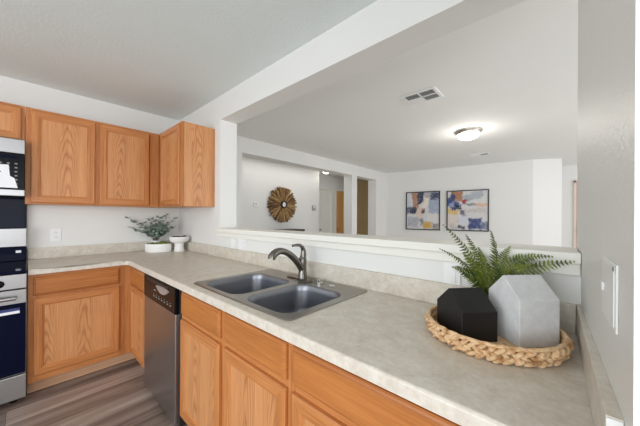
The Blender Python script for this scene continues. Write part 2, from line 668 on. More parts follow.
def hall_door(name, y0, y1, mat, cas):
    m = MB()
    for ya, yb in ((y0 - 0.06, y0), (y1, y1 + 0.06)):
        m.box((XD, ya, 0), (XD + 0.018, yb, 2.04), bev=0.003)
    m.box((XD, y0 - 0.06, 2.04), (XD + 0.018, y1 + 0.06, 2.10), bev=0.003)
    d = struct(name, m, cas)
    q = MB()
    q.box((XD - 0.06, y0, 0.005), (XD - 0.02, y1, 2.035))
    for za, zb in ((0.2, 0.95), (1.1, 1.88)):
        q.box((XD - 0.022, y0 + 0.1, za), (XD - 0.014, y1 - 0.1, zb), bev=0.003)
    q.build('door_leaf', mat, d)
    k = MB()
    k.lathe([(0.0, 0), (0.022, 0.0), (0.022, 0.004), (0.01, 0.008), (0.01, 0.03), (0.024, 0.04), (0.024, 0.055), (0.0, 0.06)], 16)
    k.build('door_knob', m_nickel, d, loc=(XD - 0.0205, y0 + 0.05, 0.95), rot=(0, PI / 2, 0), smooth=True)
    return d


hall_door('door_1', 3.99, 4.50, m_trim, m_trim)
hall_door('door_3', 4.72, 5.38, plain('honey_wood_door', (226, 172, 104), 0.5, var=0.12), m_trim)


# ------------------------------------------------------------------ cabinets
def rect_ring(x0, x1, z0, z1, y, i):
    return [(x0 + i, y, z0 + i), (x1 - i, y, z0 + i), (x1 - i, y, z1 - i), (x0 + i, y, z1 - i)]


def cab_door(parent, x0, x1, z0, z1, yf, label=None):
    """framed oak door; yf = the plane of the face frame, front 19 mm nearer the viewer (-y)."""
    c = ((x0 + x1) / 2, yf, (z0 + z1) / 2)
    X0, X1, Z0, Z1 = x0 - c[0], x1 - c[0], z0 - c[2], z1 - c[2]
    f = -0.019
    R = [rect_ring(X0, X1, Z0, Z1, 0, 0), rect_ring(X0, X1, Z0, Z1, f + 0.006, 0), rect_ring(X0, X1, Z0, Z1, f, 0.006),
         rect_ring(X0, X1, Z0, Z1, f, 0.044), rect_ring(X0, X1, Z0, Z1, f + 0.004, 0.047), rect_ring(X0, X1, Z0, Z1, f + 0.005, 0.054),
         rect_ring(X0, X1, Z0, Z1, f + 0.010, 0.058), rect_ring(X0, X1, Z0, Z1, 0, 0.058)]
    m = MB()
    m.loops(R, mfun=lambda i: 0 if i in (1, 3) else 1)
    d = m.build('door', [m_oak_v, m_oak_h], parent, loc=c)
    q = MB()
    q.box((X0 + 0.0575, f + 0.0095, Z0 + 0.0575), (X1 - 0.0575, -0.001, Z1 - 0.0575))
    q.build('door_panel', m_oak_c, d)
    return d


def drawer_front(parent, x0, x1, z0, z1, yf, name='drawer_front'):
    c = ((x0 + x1) / 2, yf, (z0 + z1) / 2)
    X0, X1, Z0, Z1 = x0 - c[0], x1 - c[0], z0 - c[2], z1 - c[2]
    f = -0.019
    m = MB()
    m.loops([rect_ring(X0, X1, Z0, Z1, 0, 0), rect_ring(X0, X1, Z0, Z1, f + 0.010, 0), rect_ring(X0, X1, Z0, Z1, f + 0.006, 0.004),
             rect_ring(X0, X1, Z0, Z1, f + 0.004, 0.010), rect_ring(X0, X1, Z0, Z1, f, 0.014)], cap0=True, cap1=True)
    return m.build(name, m_oak_dh, parent, loc=c)


def cab_box(parent, x0, x1, z0, z1, depth, ends=True):
    """carcass from the wall (y=0) to the back of the face frame."""
    m = MB()
    m.box((x0, -depth + 0.02, z0), (x1, 0.0, z1))
    return m.build('carcass', m_oak_c, parent, origin=((x0 + x1) / 2, -depth / 2, (z0 + z1) / 2))


def face_frame(parent, x0, x1, z0, z1, depth, stiles, rails):
    """stiles: list of (xa, xb) full height; rails: list of (xa, xb, za, zb)."""
    m = MB()
    for xa, xb in stiles:
        m.box((xa, -depth, z0), (xb, -depth + 0.0199, z1), 0)
    for xa, xb, za, zb in rails:
        m.box((xa, -depth + 0.0004, za), (xb, -depth + 0.0199, zb), 1)
    return m.build('face_frame', [m_oak_v, m_oak_h], parent)


UZ0, UZ1 = 1.389, 2.151
UD = 0.305
# -- wall cabinet with two doors on the range wall (local x = along the wall towards the corner)
RZ = PI / 2
YL = -1.246
LW = -YL - 0.305
t = thing('wall_cabinet', 'oak two-door wall cabinet between the microwave and the corner', 'cabinet', (0.001, YL, 0), RZ, 'oak wall cabinets')
L = LW - 0.002
cab_box(t, 0, L + 0.28, UZ0, UZ1, UD)
face_frame(t, 0, L, UZ0, UZ1, UD, [(0, 0.035), (0.418, 0.462), (L - 0.085, L)],
           [(0.035, 0.418, UZ0, UZ0 + 0.03), (0.035, 0.418, UZ1 - 0.035, UZ1), (0.462, L - 0.085, UZ0, UZ0 + 0.03), (0.462, L - 0.085, UZ1 - 0.035, UZ1)])
cab_door(t, 0.028, 0.423, UZ0 + 0.012, UZ1 - 0.02, -UD)
cab_door(t, 0.455, 0.846, UZ0 + 0.012, UZ1 - 0.02, -UD)

# -- short cabinet above the microwave
t = thing('wall_cabinet', 'short oak wall cabinet directly above the microwave', 'cabinet', (0.001, YL - 0.765, 0), RZ, 'oak wall cabinets')
cab_box(t, 0, 0.762, 1.872, UZ1, UD)
face_frame(t, 0, 0.762, 1.872, UZ1, UD, [(0, 0.03), (0.366, 0.396), (0.732, 0.762)],
           [(0.03, 0.366, 1.872, 1.892), (0.03, 0.366, UZ1 - 0.035, UZ1), (0.396, 0.732, 1.872, 1.892), (0.396, 0.732, UZ1 - 0.035, UZ1)])
cab_door(t, 0.015, 0.370, 1.882, UZ1 - 0.02, -UD)
cab_door(t, 0.390, 0.745, 1.882, UZ1 - 0.02, -UD)

# -- corner cabinet on the pass-through wall
t = thing('wall_cabinet', 'oak wall cabinet with plain side panel next to the pass-through opening', 'cabinet', (0.0, -0.001, 0), 0, 'oak wall cabinets')
m = MB()
m.box((0.308, -0.285, UZ0), (0.904, 0, UZ1))
m.build('carcass', [m_oak_c], t, origin=(0.606, -0.15, 1.77))
m = MB()
m.box((-0.1515, -0.0059, UZ0 - 1.77), (0.1515, 0, UZ1 - 1.77), bev=0.001)
m.build('side_panel', m_oak_c, t, loc=(0.9041, -0.1515, 1.77), rot=(0, 0, RZ))
face_frame(t, 0.308, 0.910, UZ0, UZ1, 0.306, [(0.325, 0.40), (0.865, 0.910)], [(0.40, 0.865, UZ0, UZ0 + 0.03), (0.40, 0.865, UZ1 - 0.035, UZ1)])
cab_door(t, 0.392, 0.880, UZ0 + 0.012, UZ1 - 0.02, -0.306)

# -- base cabinets
BZ0, BZ1, BD = 0.095, 0.874, 0.61


def toe(parent, x0, x1, d=0.548):
    m = MB()
    m.box((x0, -d, 0.0), (x1, -d + 0.016, BZ0 - 0.001))
    return m.build('toe_kick', m_toe, parent)


t = thing('base_cabinet', 'oak base cabinet with one door and drawer between range and corner', 'cabinet', (0.001, -1.231, 0), RZ, 'oak base cabinets')
L = 1.231 - 0.612
cab_box(t, 0, L, BZ0, BZ1, BD)
face_frame(t, 0, L, BZ0, BZ1, BD, [(0, 0.04), (0.52, L)],
           [(0.04, 0.52, BZ0, BZ0 + 0.055), (0.04, 0.52, 0.690, 0.726), (0.04, 0.52, 0.845, BZ1)])
drawer_front(t, 0.026, 0.532, 0.720, 0.850, -BD)
cab_door(t, 0.026, 0.532, 0.142, 0.698, -BD)
toe(t, 0, L + 0.06)

t = thing('base_cabinet', 'narrow oak base cabinet in the corner beside the dishwasher', 'cabinet', (0, -0.001, 0), 0, 'oak base cabinets')
cab_box(t, 0.614, 1.075, BZ0, BZ1, BD)
face_frame(t, 0.614, 1.075, BZ0, BZ1, BD, [(0.614, 0.672), (1.050, 1.075)],
           [(0.672, 1.050, BZ0, BZ0 + 0.055), (0.672, 1.050, 0.690, 0.726), (0.672, 1.050, 0.845, BZ1)])
drawer_front(t, 0.648, 1.062, 0.720, 0.850, -BD)
cab_door(t, 0.648, 1.062, 0.120, 0.698, -BD)
toe(t, 0.55, 1.075)

t = thing('base_cabinet', 'wide oak sink base cabinet with two doors below the double sink', 'cabinet', (0, -0.001, 0), 0, 'oak base cabinets')
m = MB()
m.box((1.737, -0.59, BZ0), (2.722, 0.0, 0.68))
m.box((1.737, -0.59, 0.68), (1.755, 0.0, BZ1))
m.box((2.704, -0.59, 0.68), (2.722, 0.0, BZ1))
m.build('carcass', m_oak_v, t)
face_frame(t, 1.737, 2.722, BZ0, BZ1, BD, [(1.737, 1.778), (2.215, 2.262), (2.690, 2.722)],
           [(xa, xb, za, zb) for xa, xb in ((1.778, 2.215), (2.262, 2.690)) for za, zb in ((BZ0, BZ0 + 0.055), (0.680, 0.726), (0.845, BZ1))])
for xa, xb in ((1.762, 2.226), (2.266, 2.704)):
    drawer_front(t, xa, xb, 0.718, 0.852, -BD, 'false_drawer_front')
    cab_door(t, xa, xb, 0.120, 0.690, -BD)
toe(t, 1.737, 2.722)

t = thing('base_cabinet', 'oak base cabinet with one wide drawer below the woven tray', 'cabinet', (0, -0.001, 0), 0, 'oak base cabinets')
XE = 3.47
cab_box(t, 2.724, XE, BZ0, BZ1, BD)
face_frame(t, 2.724, XE, BZ0, BZ1, BD, [(2.724, 2.752), (XE - 0.03, XE)],
           [(2.752, XE - 0.03, za, zb) for za, zb in ((BZ0, BZ0 + 0.055), (0.680, 0.726), (0.845, BZ1))])
drawer_front(t, 2.738, XE - 0.012, 0.718, 0.852, -BD)
cab_door(t, 2.738, 3.095, 0.120, 0.690, -BD)
cab_door(t, 3.105, XE - 0.012, 0.120, 0.690, -BD)
toe(t, 2.724, XE)

# ------------------------------------------------------------------ countertop
CZ0, CZ1 = 0.876, 0.914
SX0, SX1, SY0, SY1 = 1.853, 2.690, -0.602, -0.042      # sink rim
t = thing('countertop', 'pale grey laminate countertop turning the corner under the pass-through', 'countertop', (0, 0, 0))
XR = 3.480
YR = -1.2295
outer = [(0.002, -0.002), (0.002, YR), (0.648, YR), (0.648, -0.690), (0.655, -0.665), (0.672, -0.648), (0.69, -0.648), (XR + 0.002, -0.648), (XR - 0.014, -0.002)]
bm = bmesh.new()


def ring_edges(pts, z):
    vs = [bm.verts.new((p[0], p[1], z)) for p in pts]
    return vs, [bm.edges.new((vs[i], vs[(i + 1) % len(vs)])) for i in range(len(vs))]


hole = rrect(SX0 + 0.02, SX1 - 0.02, SY0 + 0.02, SY1 - 0.02, 0.03, 0, 3)
to, te = ring_edges(outer, CZ1)
ho, he = ring_edges(hole, CZ1)
bmesh.ops.triangle_fill(bm, use_beauty=True, edges=te + he)
bo, be = ring_edges(outer, CZ0)
hb, hbe = ring_edges(hole, CZ0)
bmesh.ops.triangle_fill(bm, use_beauty=True, edges=be + hbe)
for A, B in ((to, bo), (ho, hb)):
    for i in range(len(A)):
        j = (i + 1) % len(A)
        bm.faces.new((A[i], A[j], B[j], B[i]))
# soften the front nosing
front = [e for e in bm.edges if all(abs(v.co.z - CZ1) < 1e-5 for v in e.verts) and all(v in to for v in e.verts)
         and len(e.link_faces) == 2 and max(v.co.y for v in e.verts) < -0.5 and not all(abs(v.co.y - YR) < 1e-4 for v in e.verts)
         and min(v.co.x for v in e.verts) > 0.5]
bmesh.ops.bevel(bm, geom=front, offset=0.009, segments=3, affect='EDGES', profile=0.5)
mm = MB()
mm.bm.free()
mm.bm = bm
mm.build('worktop', m_counter, t)
ZS = 1.012
MB().box((0.0205, -0.0205, CZ1 + 0.0003), (3.466, -0.0015, ZS), bev=0.003).build('backsplash', m_counter, t)
MB().box((0.0015, YR, CZ1 + 0.0003), (0.0204, -0.0015, ZS), bev=0.003).build('backsplash', m_counter, t)
m = MB()
m.prism([(3.467, -0.0015), (3.4775, -0.645), (3.4785, -0.672), (wcx(-0.672) - 0.0003, -0.672), (wcx(0) - 0.0003, -0.0015)], CZ1 + 0.0003, ZS)
m.build('side_splash', m_counter, t)
MB().box((3.4787, -0.6755, CZ1 + 0.0003), (wcx(-0.672) - 0.0012, -0.6722, ZS - 0.002)).build('end_cap', m_white, t)['label'] = 'white end cap'

# ------------------------------------------------------------------ sink
t = thing('kitchen_sink', 'stainless double bowl drop-in sink set into the countertop', 'sink', (0, 0, CZ1))
B1 = (1.898, 2.272, -0.572, -0.178)
B2 = (2.318, 2.648, -0.572, -0.178)
bm = bmesh.new()
o3 = rrect(SX0 + 0.010, SX1 - 0.010, SY0 + 0.010, SY1 - 0.010, 0.025, 0.005, 6)
ov, oe = ring_edges(o3, 0.005)
hs = []
es = list(oe)
for B in (B1, B2):
    v, e = ring_edges(rrect(*B, 0.075, 0, 6), 0.005)
    hs.append(v)
    es += e
bmesh.ops.triangle_fill(bm, use_beauty=True, edges=es)
prev = ov
for ins, z in ((0.003, 0.0045), (0.0, 0.0006)):
    cur = [bm.verts.new(p) for p in rrect(SX0 + ins, SX1 - ins, SY0 + ins, SY1 - ins, 0.03, z, 6)]
    for i in range(len(cur)):
        j = (i + 1) % len(cur)
        bm.faces.new((prev[i], prev[j], cur[j], cur[i]))
    prev = cur
mm = MB()
mm.bm.free()
mm.bm = bm
mm.build('rim', m_sink, t, smooth=True, angle=30)
for B in (B1, B2):
    x0, x1, y0, y1 = B
    rings = []
    for ins, z, r in ((0, 0.005, 0.075), (0.003, 0.0035, 0.074), (0.007, -0.004, 0.072), (0.011, -0.03, 0.07), (0.016, -0.12, 0.066), (0.026, -0.158, 0.06),
                      (0.045, -0.175, 0.05), (0.08, -0.180, 0.05)):
        rings.append(rrect(x0 + ins, x1 - ins, y0 + ins, y1 - ins, r, z, 6))
    cx, cy = (x0 + x1) / 2, (y0 + y1) / 2
    n = len(rings[0])
    last = rings[-1]
    rings.append([(cx + 0.045 * (p[0] - cx) / math.hypot(p[0] - cx, p[1] - cy), cy + 0.045 * (p[1] - cy) / math.hypot(p[0] - cx, p[1] - cy), -0.184) for p in last])
    m = MB()
    m.loops(rings)
    b = m.build('basin', m_basin, t, smooth=True, angle=60)
    q = MB()
    q.lathe([(0.046, -0.1835), (0.040, -0.182), (0.034, -0.187), (0.012, -0.189), (0.010, -0.184), (0.0, -0.183)], 24, (cx, cy, 0))
    q.build('drain', m_chrome, b, smooth=True)
m = MB()
m.lathe([(0.0, 0.012), (0.012, 0.012), (0.018, 0.009), (0.020, 0.0055)], 20, (2.49, -0.112, 0))
m.build('hole_cover', m_chrome, t, smooth=True)

# ------------------------------------------------------------------ faucet
fx, fy, fz = 2.262, -0.112, CZ1 + 0.0055
t = thing('faucet', 'dark stainless pull-out kitchen faucet standing behind the sink bowls', 'faucet', (fx, fy, fz))
m = MB()
m.loops([rrect(-0.13, 0.13, -0.028, 0.028, 0.0275, 0, 6), rrect(-0.13, 0.13, -0.028, 0.028, 0.0275, 0.004, 6), rrect(-0.122, 0.122, -0.022, 0.022, 0.0215, 0.009, 6)], cap0=True, cap1=True)
m.build('base_plate', m_faucet, t, smooth=True)
m = MB()
m.lathe([(0.029, 0.0085), (0.028, 0.02), (0.0245, 0.05), (0.0235, 0.09), (0.0245, 0.118), (0.022, 0.132), (0.014, 0.140), (0.0, 0.142)], 24)
m.build('body', m_faucet, t, smooth=True, angle=60)
m = MB()
sp = []
P0, P1, P2, P3 = Vector((0, 0.0, 0.055)), Vector((0, -0.055, 0.135)), Vector((0, -0.165, 0.235)), Vector((0, -0.232, 0.163))
for i in range(15):
    u = i / 14
    sp.append(P0 * (1 - u) ** 3 + P1 * 3 * u * (1 - u) ** 2 + P2 * 3 * u * u * (1 - u) + P3 * u ** 3)
m.tube(sp[:11], [0.0215 - 0.004 * i / 10 for i in range(11)], 16)
m.build('spout', m_faucet, t, smooth=True, angle=60)
m = MB()
hd = sp[10:]
m.tube([hd[0] - (hd[1] - hd[0]) * 0.1] + hd[1:] + [hd[-1] + Vector((0, -0.004, -0.016))], [0.019, 0.020, 0.0212, 0.022, 0.0225, 0.021], 16)
m.build('spray_head', m_faucet, t, smooth=True, angle=60)
m = MB()
m.tube([(0, 0.002, 0.128), (0.0, 0.006, 0.155), (0, 0.005, 0.178), (0, -0.004, 0.197), (0, -0.024, 0.209), (0, -0.052, 0.212), (0, -0.083, 0.210)], [0.0205, 0.018, 0.0145, 0.0115, 0.010, 0.0085, 0.007], 12)
m.build('lever', m_faucet, t, smooth=True, angle=60)
tag(MB().lathe([(0.021, 0), (0.021, 0.006), (0.016, 0.012), (0.016, 0.02), (0.0, 0.022)], 20).build('air_gap_cap', m_chrome, None, loc=(2.405, -0.118, fz + 0.0002), smooth=True),
    'small chrome cap on the sink deck right of the faucet base', 'cap')

# ------------------------------------------------------------------ dishwasher
t = thing('dishwasher', 'stainless dishwasher with black control panel beneath the counter corner', 'dishwasher', (0, 0, 0))
DX0, DX1 = 1.098, 1.722
MB().box((DX0, -0.600, 0.02), (DX1, -0.02, 0.868)).build('tub', m_dark_pl, t)
d = MB().box((DX0 + 0.002, -0.640, 0.040), (DX1 - 0.006, -0.6005, 0.705), bev=0.004).build('door', m_steel, t)
p = MB()
p.box((DX0 + 0.002, -0.643, 0.7065), (DX1 - 0.006, -0.6005, 0.866), bev=0.006)
for i in range(7):
    xx = 1.32 + i * 0.052
    p.box((xx, -0.6438, 0.742), (xx + 0.022, -0.6431, 0.748), 1)
    p.box((xx + 0.004, -0.6438, 0.757), (xx + 0.014, -0.6431, 0.761), 1)
p.box((1.33, -0.6438, 0.785), (1.37, -0.6431, 0.791), 1)
p = p.build('control_panel', [m_black, m_print], t)
m = MB()
# arched silver pull: a lens-shaped scoop with a raised lip
n = 14
hx0, hx1 = 1.385, 1.625
top = [(hx0 + (hx1 - hx0) * i / n, 0.828 + 0.010 * math.sin(PI * i / n)) for i in range(n + 1)]
bot = [(hx0 + (hx1 - hx0) * i / n, 0.828 - 0.040 * math.sin(PI * i / n) ** 0.8) for i in range(n + 1)]
rings = []
for y in (-0.6435, -0.650):
    k = 0 if y > -0.645 else 0.003
    rings.append([(x_, y, z_ - k) for x_, z_ in top] + [(x_, y, z_ + k) for x_, z_ in bot[::-1][1:-1]])
m.loops(rings, cap0=True, cap1=True)
m.build('handle', plain('silver_handle', (186, 188, 192), 0.3, 0.6), p, smooth=True, angle=30)
m = MB()
m.box((1.17, -0.6445, 0.835), (1.60, -0.6432, 0.852))
m.build('vent_slot', m_dark_pl, p)
MB().box((DX1 - 0.0055, -0.618, 0.03), (1.7365, -0.6005, 0.868)).build('side_gasket', m_dark_pl, t)

# ------------------------------------------------------------------ range
RY1 = -1.234
t = thing('range', 'stainless and black freestanding range at the end of the counter', 'range', (0, 0, 0))
RW = 0.758
y0, y1 = RY1 - RW, RY1 - 0.001
MB().box((0.02, y0, 0.03), (0.63, y1, 0.900)).build('body', m_black, t)
MB().box((0.02, y0, 0.9005), (0.672, y1, 0.918), bev=0.004).build('cooktop', m_glass_bk, t)
MB().box((0.6305, y0, 0.795), (0.672, y1, 0.895), bev=0.004).build('control_panel', m_steel, t)
for yy in (-1.36, -1.47, -1.61, -1.75, -1.87):
    q = MB()
    q.lathe([(0.024, 0), (0.024, 0.01), (0.019, 0.014), (0.017, 0.034), (0.0, 0.036)], 20)
    q.box((-0.004, -0.017, 0.03), (0.004, 0.017, 0.042), bev=0.002)
    q.build('knob', m_black, t, loc=(0.6725, yy, 0.838), rot=(0, PI / 2, 0), smooth=True)
d = MB().box((0.6305, y0, 0.205), (0.668, y1, 0.788), bev=0.004).build('oven_door', m_steel, t)
MB().box((0.6682, y0 + 0.004, 0.212), (0.671, y1 - 0.004, 0.695), bev=0.001).build('door_glass', m_glass_bk, d)
m = MB()
m.tube([(0.70, y0 + 0.05, 0.738), (0.712, (y0 + y1) / 2, 0.738), (0.70, y1 - 0.05, 0.738)], 0.0135, 12)
for yy in (y0 + 0.06, y1 - 0.06):
    m.box((0.6675, yy - 0.012, 0.728), (0.702, yy + 0.012, 0.748), bev=0.003)
m.build('door_handle', m_steel, d, smooth=True)
MB().box((0.6305, y0, 0.035), (0.668, y1, 0.199), bev=0.004).build('storage_drawer', m_steel, t)
m = MB()
for yy in (y0 + 0.06, y1 - 0.06):
    for xx in (0.08, 0.6):
        q = MB()
        q.cyl((xx, yy, 0.0), (xx, yy, 0.0298), 0.018)
        q.build('foot', m_black, t, smooth=True)
b = MB()
b.box((0.02, y0, 0.9185), (0.075, y1, 1.034), bev=0.004)
b.build('backguard', m_glass_bk, t)
MB().box((0.018, y0, 1.0345), (0.082, y1, 1.190), bev=0.005).build('backguard_trim', m_steel, t)
MB().box((0.010, y0, 1.1905), (0.040, y1, 1.440), bev=0.003).build('splash_glass', m_glass_bk, t)
MB().box((0.0752, RY1 - 0.062, 0.985), (0.0768, RY1 - 0.032, 1.005)).build('indicator', m_label, t)['label'] = 'white indicator window'
m = tag(MB().box((0.6712, -1.40, 0.628), (0.6722, -1.268, 0.664)).build('label_sticker', m_label), 'long white and blue paper label stuck on the oven glass', 'sticker')
MB().box((0.67225, -1.372, 0.646), (0.6725, -1.268, 0.664)).build('blue_strip', m_blue, m)

# ------------------------------------------------------------------ microwave
t = thing('microwave', 'stainless and black microwave mounted over the range', 'microwave', (0, 0, 0))
MY0, MY1 = -2.005, -1.2475
MB().box((0.003, MY0, 1.442), (0.375, MY1, 1.870)).build('case', m_black, t)
MB().box((0.3755, MY0, 1.762), (0.396, MY1, 1.8695), bev=0.004).build('top_trim', m_steel, t)
p = MB().box((0.3755, -1.420, 1.492), (0.394, MY1, 1.761), bev=0.003)
for r in range(6):
    for c in range(3):
        yy = -1.375 + c * 0.038
        p.box((0.3942, yy, 1.530 + r * 0.030), (0.3947, yy + 0.014, 1.538 + r * 0.030), 1)
p = p.build('control_panel', [m_black, m_print], t)
MB().box((0.3942, -1.385, 1.722), (0.3948, -1.285, 1.742)).build('display', m_glass_bk, p)
d = MB().box((0.3755, MY0, 1.492), (0.394, -1.4215, 1.761), bev=0.003).build('door', m_glass_bk, t)
m = MB()
m.tube([(0.43, -1.455, 1.52), (0.43, -1.455, 1.74)], 0.010, 12)
for zz in (1.53, 1.73):
    m.cyl((0.3935, -1.455, zz), (0.43, -1.455, zz), 0.007)
m.build('door_handle', m_steel, d, smooth=True)
MB().box((0.3755, MY0, 1.442), (0.396, MY1, 1.491), bev=0.004).build('bottom_trim', m_steel, t)
m = MB()
pts = [(-1.45, 1.502), (-1.283, 1.502), (-1.300, 1.575), (-1.322, 1.590), (-1.328, 1.672), (-1.45, 1.668)]
m.loops([[(0.3950, y_, z_) for y_, z_ in pts], [(0.3958, y_, z_) for y_, z_ in pts]], cap0=True, cap1=True)
s_ = tag(m.build('paper_tag', m_label), 'white paper tag taped over the microwave buttons', 'tag')
MB().box((0.39585, -1.395, 1.612), (0.3962, -1.366, 1.622)).build('tag_mark', m_dark_pl, s_)


# ------------------------------------------------------------------ outlets and switches
def outlet(label, loc, rotz, gangs=1, kind='outlet', mat=None):
    """plate on a wall; local x along the wall, -y out of the wall."""
    t = thing('outlet' if kind != 'rocker' else 'light_switch', label, 'outlet' if kind != 'rocker' else 'light switch', loc, rotz)
    w_ = 0.035 + 0.023 * (gangs - 1)
    MB().box((-w_, -0.006, -0.058), (w_, -0.0005, 0.058), bev=0.002).build('cover_plate', m_white, t)
    for g in range(gangs):
        gx = (g - (gangs - 1) / 2) * 0.046
        if kind == 'outlet':
            for zz in (-0.02, 0.02):
                s = MB().box((gx - 0.015, -0.008, zz - 0.014), (gx + 0.015, -0.0061, zz + 0.014), bev=0.0015).build('socket', m_white, t)
                q = MB()
                for dx in (-0.006, 0.006):
                    q.box((gx + dx - 0.0012, -0.0084, zz - 0.003), (gx + dx + 0.0012, -0.0079, zz + 0.007))
                q.build('slots', m_dark_pl, s)
        elif kind == 'decor':
            MB().box((gx - 0.016, -0.0085, -0.033), (gx + 0.016, -0.0061, 0.033), bev=0.0015).build('insert', m_white, t)
        elif kind == 'rocker':
            MB().box((gx - 0.016, -0.010, -0.033), (gx + 0.016, -0.0061, 0.033), bev=0.002).build('rocker', m_white, t)
    return t


outlet('white duplex outlet on the wall between range and eucalyptus', (0.0, -1.055, 1.118), RZ)
outlet('white decorator outlet below the ledge, nearest the cabinet side panel', (1.262, 0.0, 1.062 - 0.012), 0, 1, 'decor')
outlet('white two-gang switch plate below the ledge behind the sink', (1.415, 0.0, 1.062 - 0.012), 0, 2, 'rocker')
outlet('white outlet behind the fern fronds below the ledge', (3.078, 0.0, 1.072 - 0.02), 0, 1, 'decor')
# two-gang plate on the textured side wall
ys = -0.556
t = thing('light_switch', 'white two-gang switch plate on the textured side wall', 'light switch', (wcx(ys), ys, 1.174), -PI / 2 + math.radians(1.63))
MB().box((-0.068, -0.0035, -0.054), (0.072, -0.0003, 0.054), bev=0.001).build('cover_plate', m_white, t)
MB().box((-0.050, -0.0075, -0.007), (-0.034, -0.0036, 0.008), bev=0.001).build('toggle', m_white, t)
MB().box((0.000, -0.0055, -0.046), (0.066, -0.0036, 0.050), bev=0.0008).build('rocker', m_white, t)
MB().cyl((0.066, -0.0056, 0.047), (0.066, -0.0062, 0.047), 0.0035, 10).build('screw', m_dark_pl, t)

# hall wall: thermostat, keypad
t = thing('thermostat', 'small white thermostat on the hall wall beside the driftwood mirror', 'thermostat', (XH, 1.775, 1.53), RZ)
MB().box((-0.05, -0.022, -0.04), (0.05, -0.0005, 0.04), bev=0.006).build('housing', m_white, t)
MB().box((-0.018, -0.0235, 0.0), (0.006, -0.0221, 0.022)).build('display', m_dark_pl, t)
t = thing('grey_panel', 'small grey panel on the hall wall near its corner', 'box', (XH, 3.41, 1.505), RZ)
MB().box((-0.055, -0.03, -0.06), (0.055, -0.0005, 0.06), bev=0.006).build('housing', m_grey_pl, t)
MB().box((-0.035, -0.033, 0.01), (0.035, -0.0301, 0.045), bev=0.002).build('face', m_white, t)

# ------------------------------------------------------------------ driftwood sunburst mirror
t = thing('sunburst_mirror', 'round driftwood sunburst mirror hanging on the hall wall', 'mirror', (XH, 2.415, 1.550), RZ)
protos = []
for k in range(5):
    rr = random.Random(k + 3)
    m = MB()
    pts, rad = [], []
    ln_ = 0.285 + 0.006 * k
    for i in range(6):
        u = i / 5
        pts.append((rr.uniform(-0.008, 0.008), rr.uniform(-0.006, 0.006), 0.085 + ln_ * u))
        rad.append((0.018, 0.024, 0.030, 0.034, 0.034, 0.022)[i] * rr.uniform(0.8, 1.1))
    m.tube(pts, rad, 7, flat=0.7)
    protos.append(m)
pm = []
first = []
for k, m in enumerate(protos):
    o = m.build('driftwood_stick', m_drift, t, smooth=True)
    first.append(o)
NS = 72
for i in range(NS):
    k = (i * 2) % 5
    if i < 5:
        o = first[i]
    else:
        o = first[k].copy()
        COL.objects.link(o)
    a = 2 * PI * i / NS + random.uniform(-0.04, 0.04)
    o.parent = t
    o.location = (0, -0.035 - 0.03 * (i % 2), 0)
    o.rotation_euler = (random.uniform(-0.05, 0.03), a, 0)
    s = random.uniform(0.93, 1.0)
    o.scale = (1, 1, s)
MB().cyl((0, -0.001, 0), (0, -0.055, 0), 0.12, 28).build('backing_disc', m_soil, t)
m = MB()
m.tube([(0.064 * math.cos(2 * PI * i / 24), -0.10, 0.064 * math.sin(2 * PI * i / 24)) for i in range(25)], 0.018, 8)
m.build('rim', m_soil, t, smooth=True)
MB().cyl((0, -0.0555, 0), (0, -0.104, 0), 0.056, 28).build('mirror_glass', plain('mirror', (225, 228, 232), 0.04, 1.0), t)

# hall console table under it
t = thing('console_table', 'dark console table against the hall wall under the driftwood mirror', 'table', (XH + 0.005, 2.43, 0.035), RZ)
m_dwood = plain('dark_wood', (58, 52, 48), 0.45, var=0.2)
MB().box((-0.36, -0.34, 0.955), (0.36, -0.0, 0.995), bev=0.004).build('table_top', m_dwood, t)
for xx in (-0.33, 0.33):
    for yy in (-0.31, -0.03):
        MB().box((xx - 0.02, yy - 0.02, -0.035), (xx + 0.02, yy + 0.02, 0.9545), bev=0.003).build('leg', m_dwood, t)

# ------------------------------------------------------------------ paintings
ang = math.atan2(p1[1] - p0[1], p1[0] - p0[0])


def painting(label, xa, xb, za, zb, mat):
    y_of = lambda x_: p0[1] + (x_ - p0[0]) * math.tan(ang)
    xc = (xa + xb) / 2
    t = thing('framed_painting', label, 'painting', (xc, y_of(xc), (za + zb) / 2), ang, 'framed abstract paintings')
    hw, hh = (xb - xa) / 2 / math.cos(ang), (zb - za) / 2
    m = MB()
    fr = 0.020
    m.box((-hw, -0.040, -hh), (-hw + fr, -0.001, hh))
    m.box((hw - fr, -0.040, -hh), (hw, -0.001, hh))
    m.box((-hw + fr, -0.040, hh - fr), (hw - fr, -0.001, hh))
    m.box((-hw + fr, -0.040, -hh), (hw - fr, -0.001, -hh + fr))
    m.build('frame', m_dark_pl, t)
    MB().box((-hw + fr + 0.003, -0.030, -hh + fr + 0.003), (hw - fr - 0.003, -0.002, hh - fr - 0.003)).build('canvas', mat, t)


painting('abstract painting in thin black frame with orange block at its lower edge', 0.523, 1.316, 0.992, 1.920, m_art1)
painting('abstract painting in thin black frame with red dab and large navy patch', 1.460, 2.284, 1.000, 1.908, m_art2)


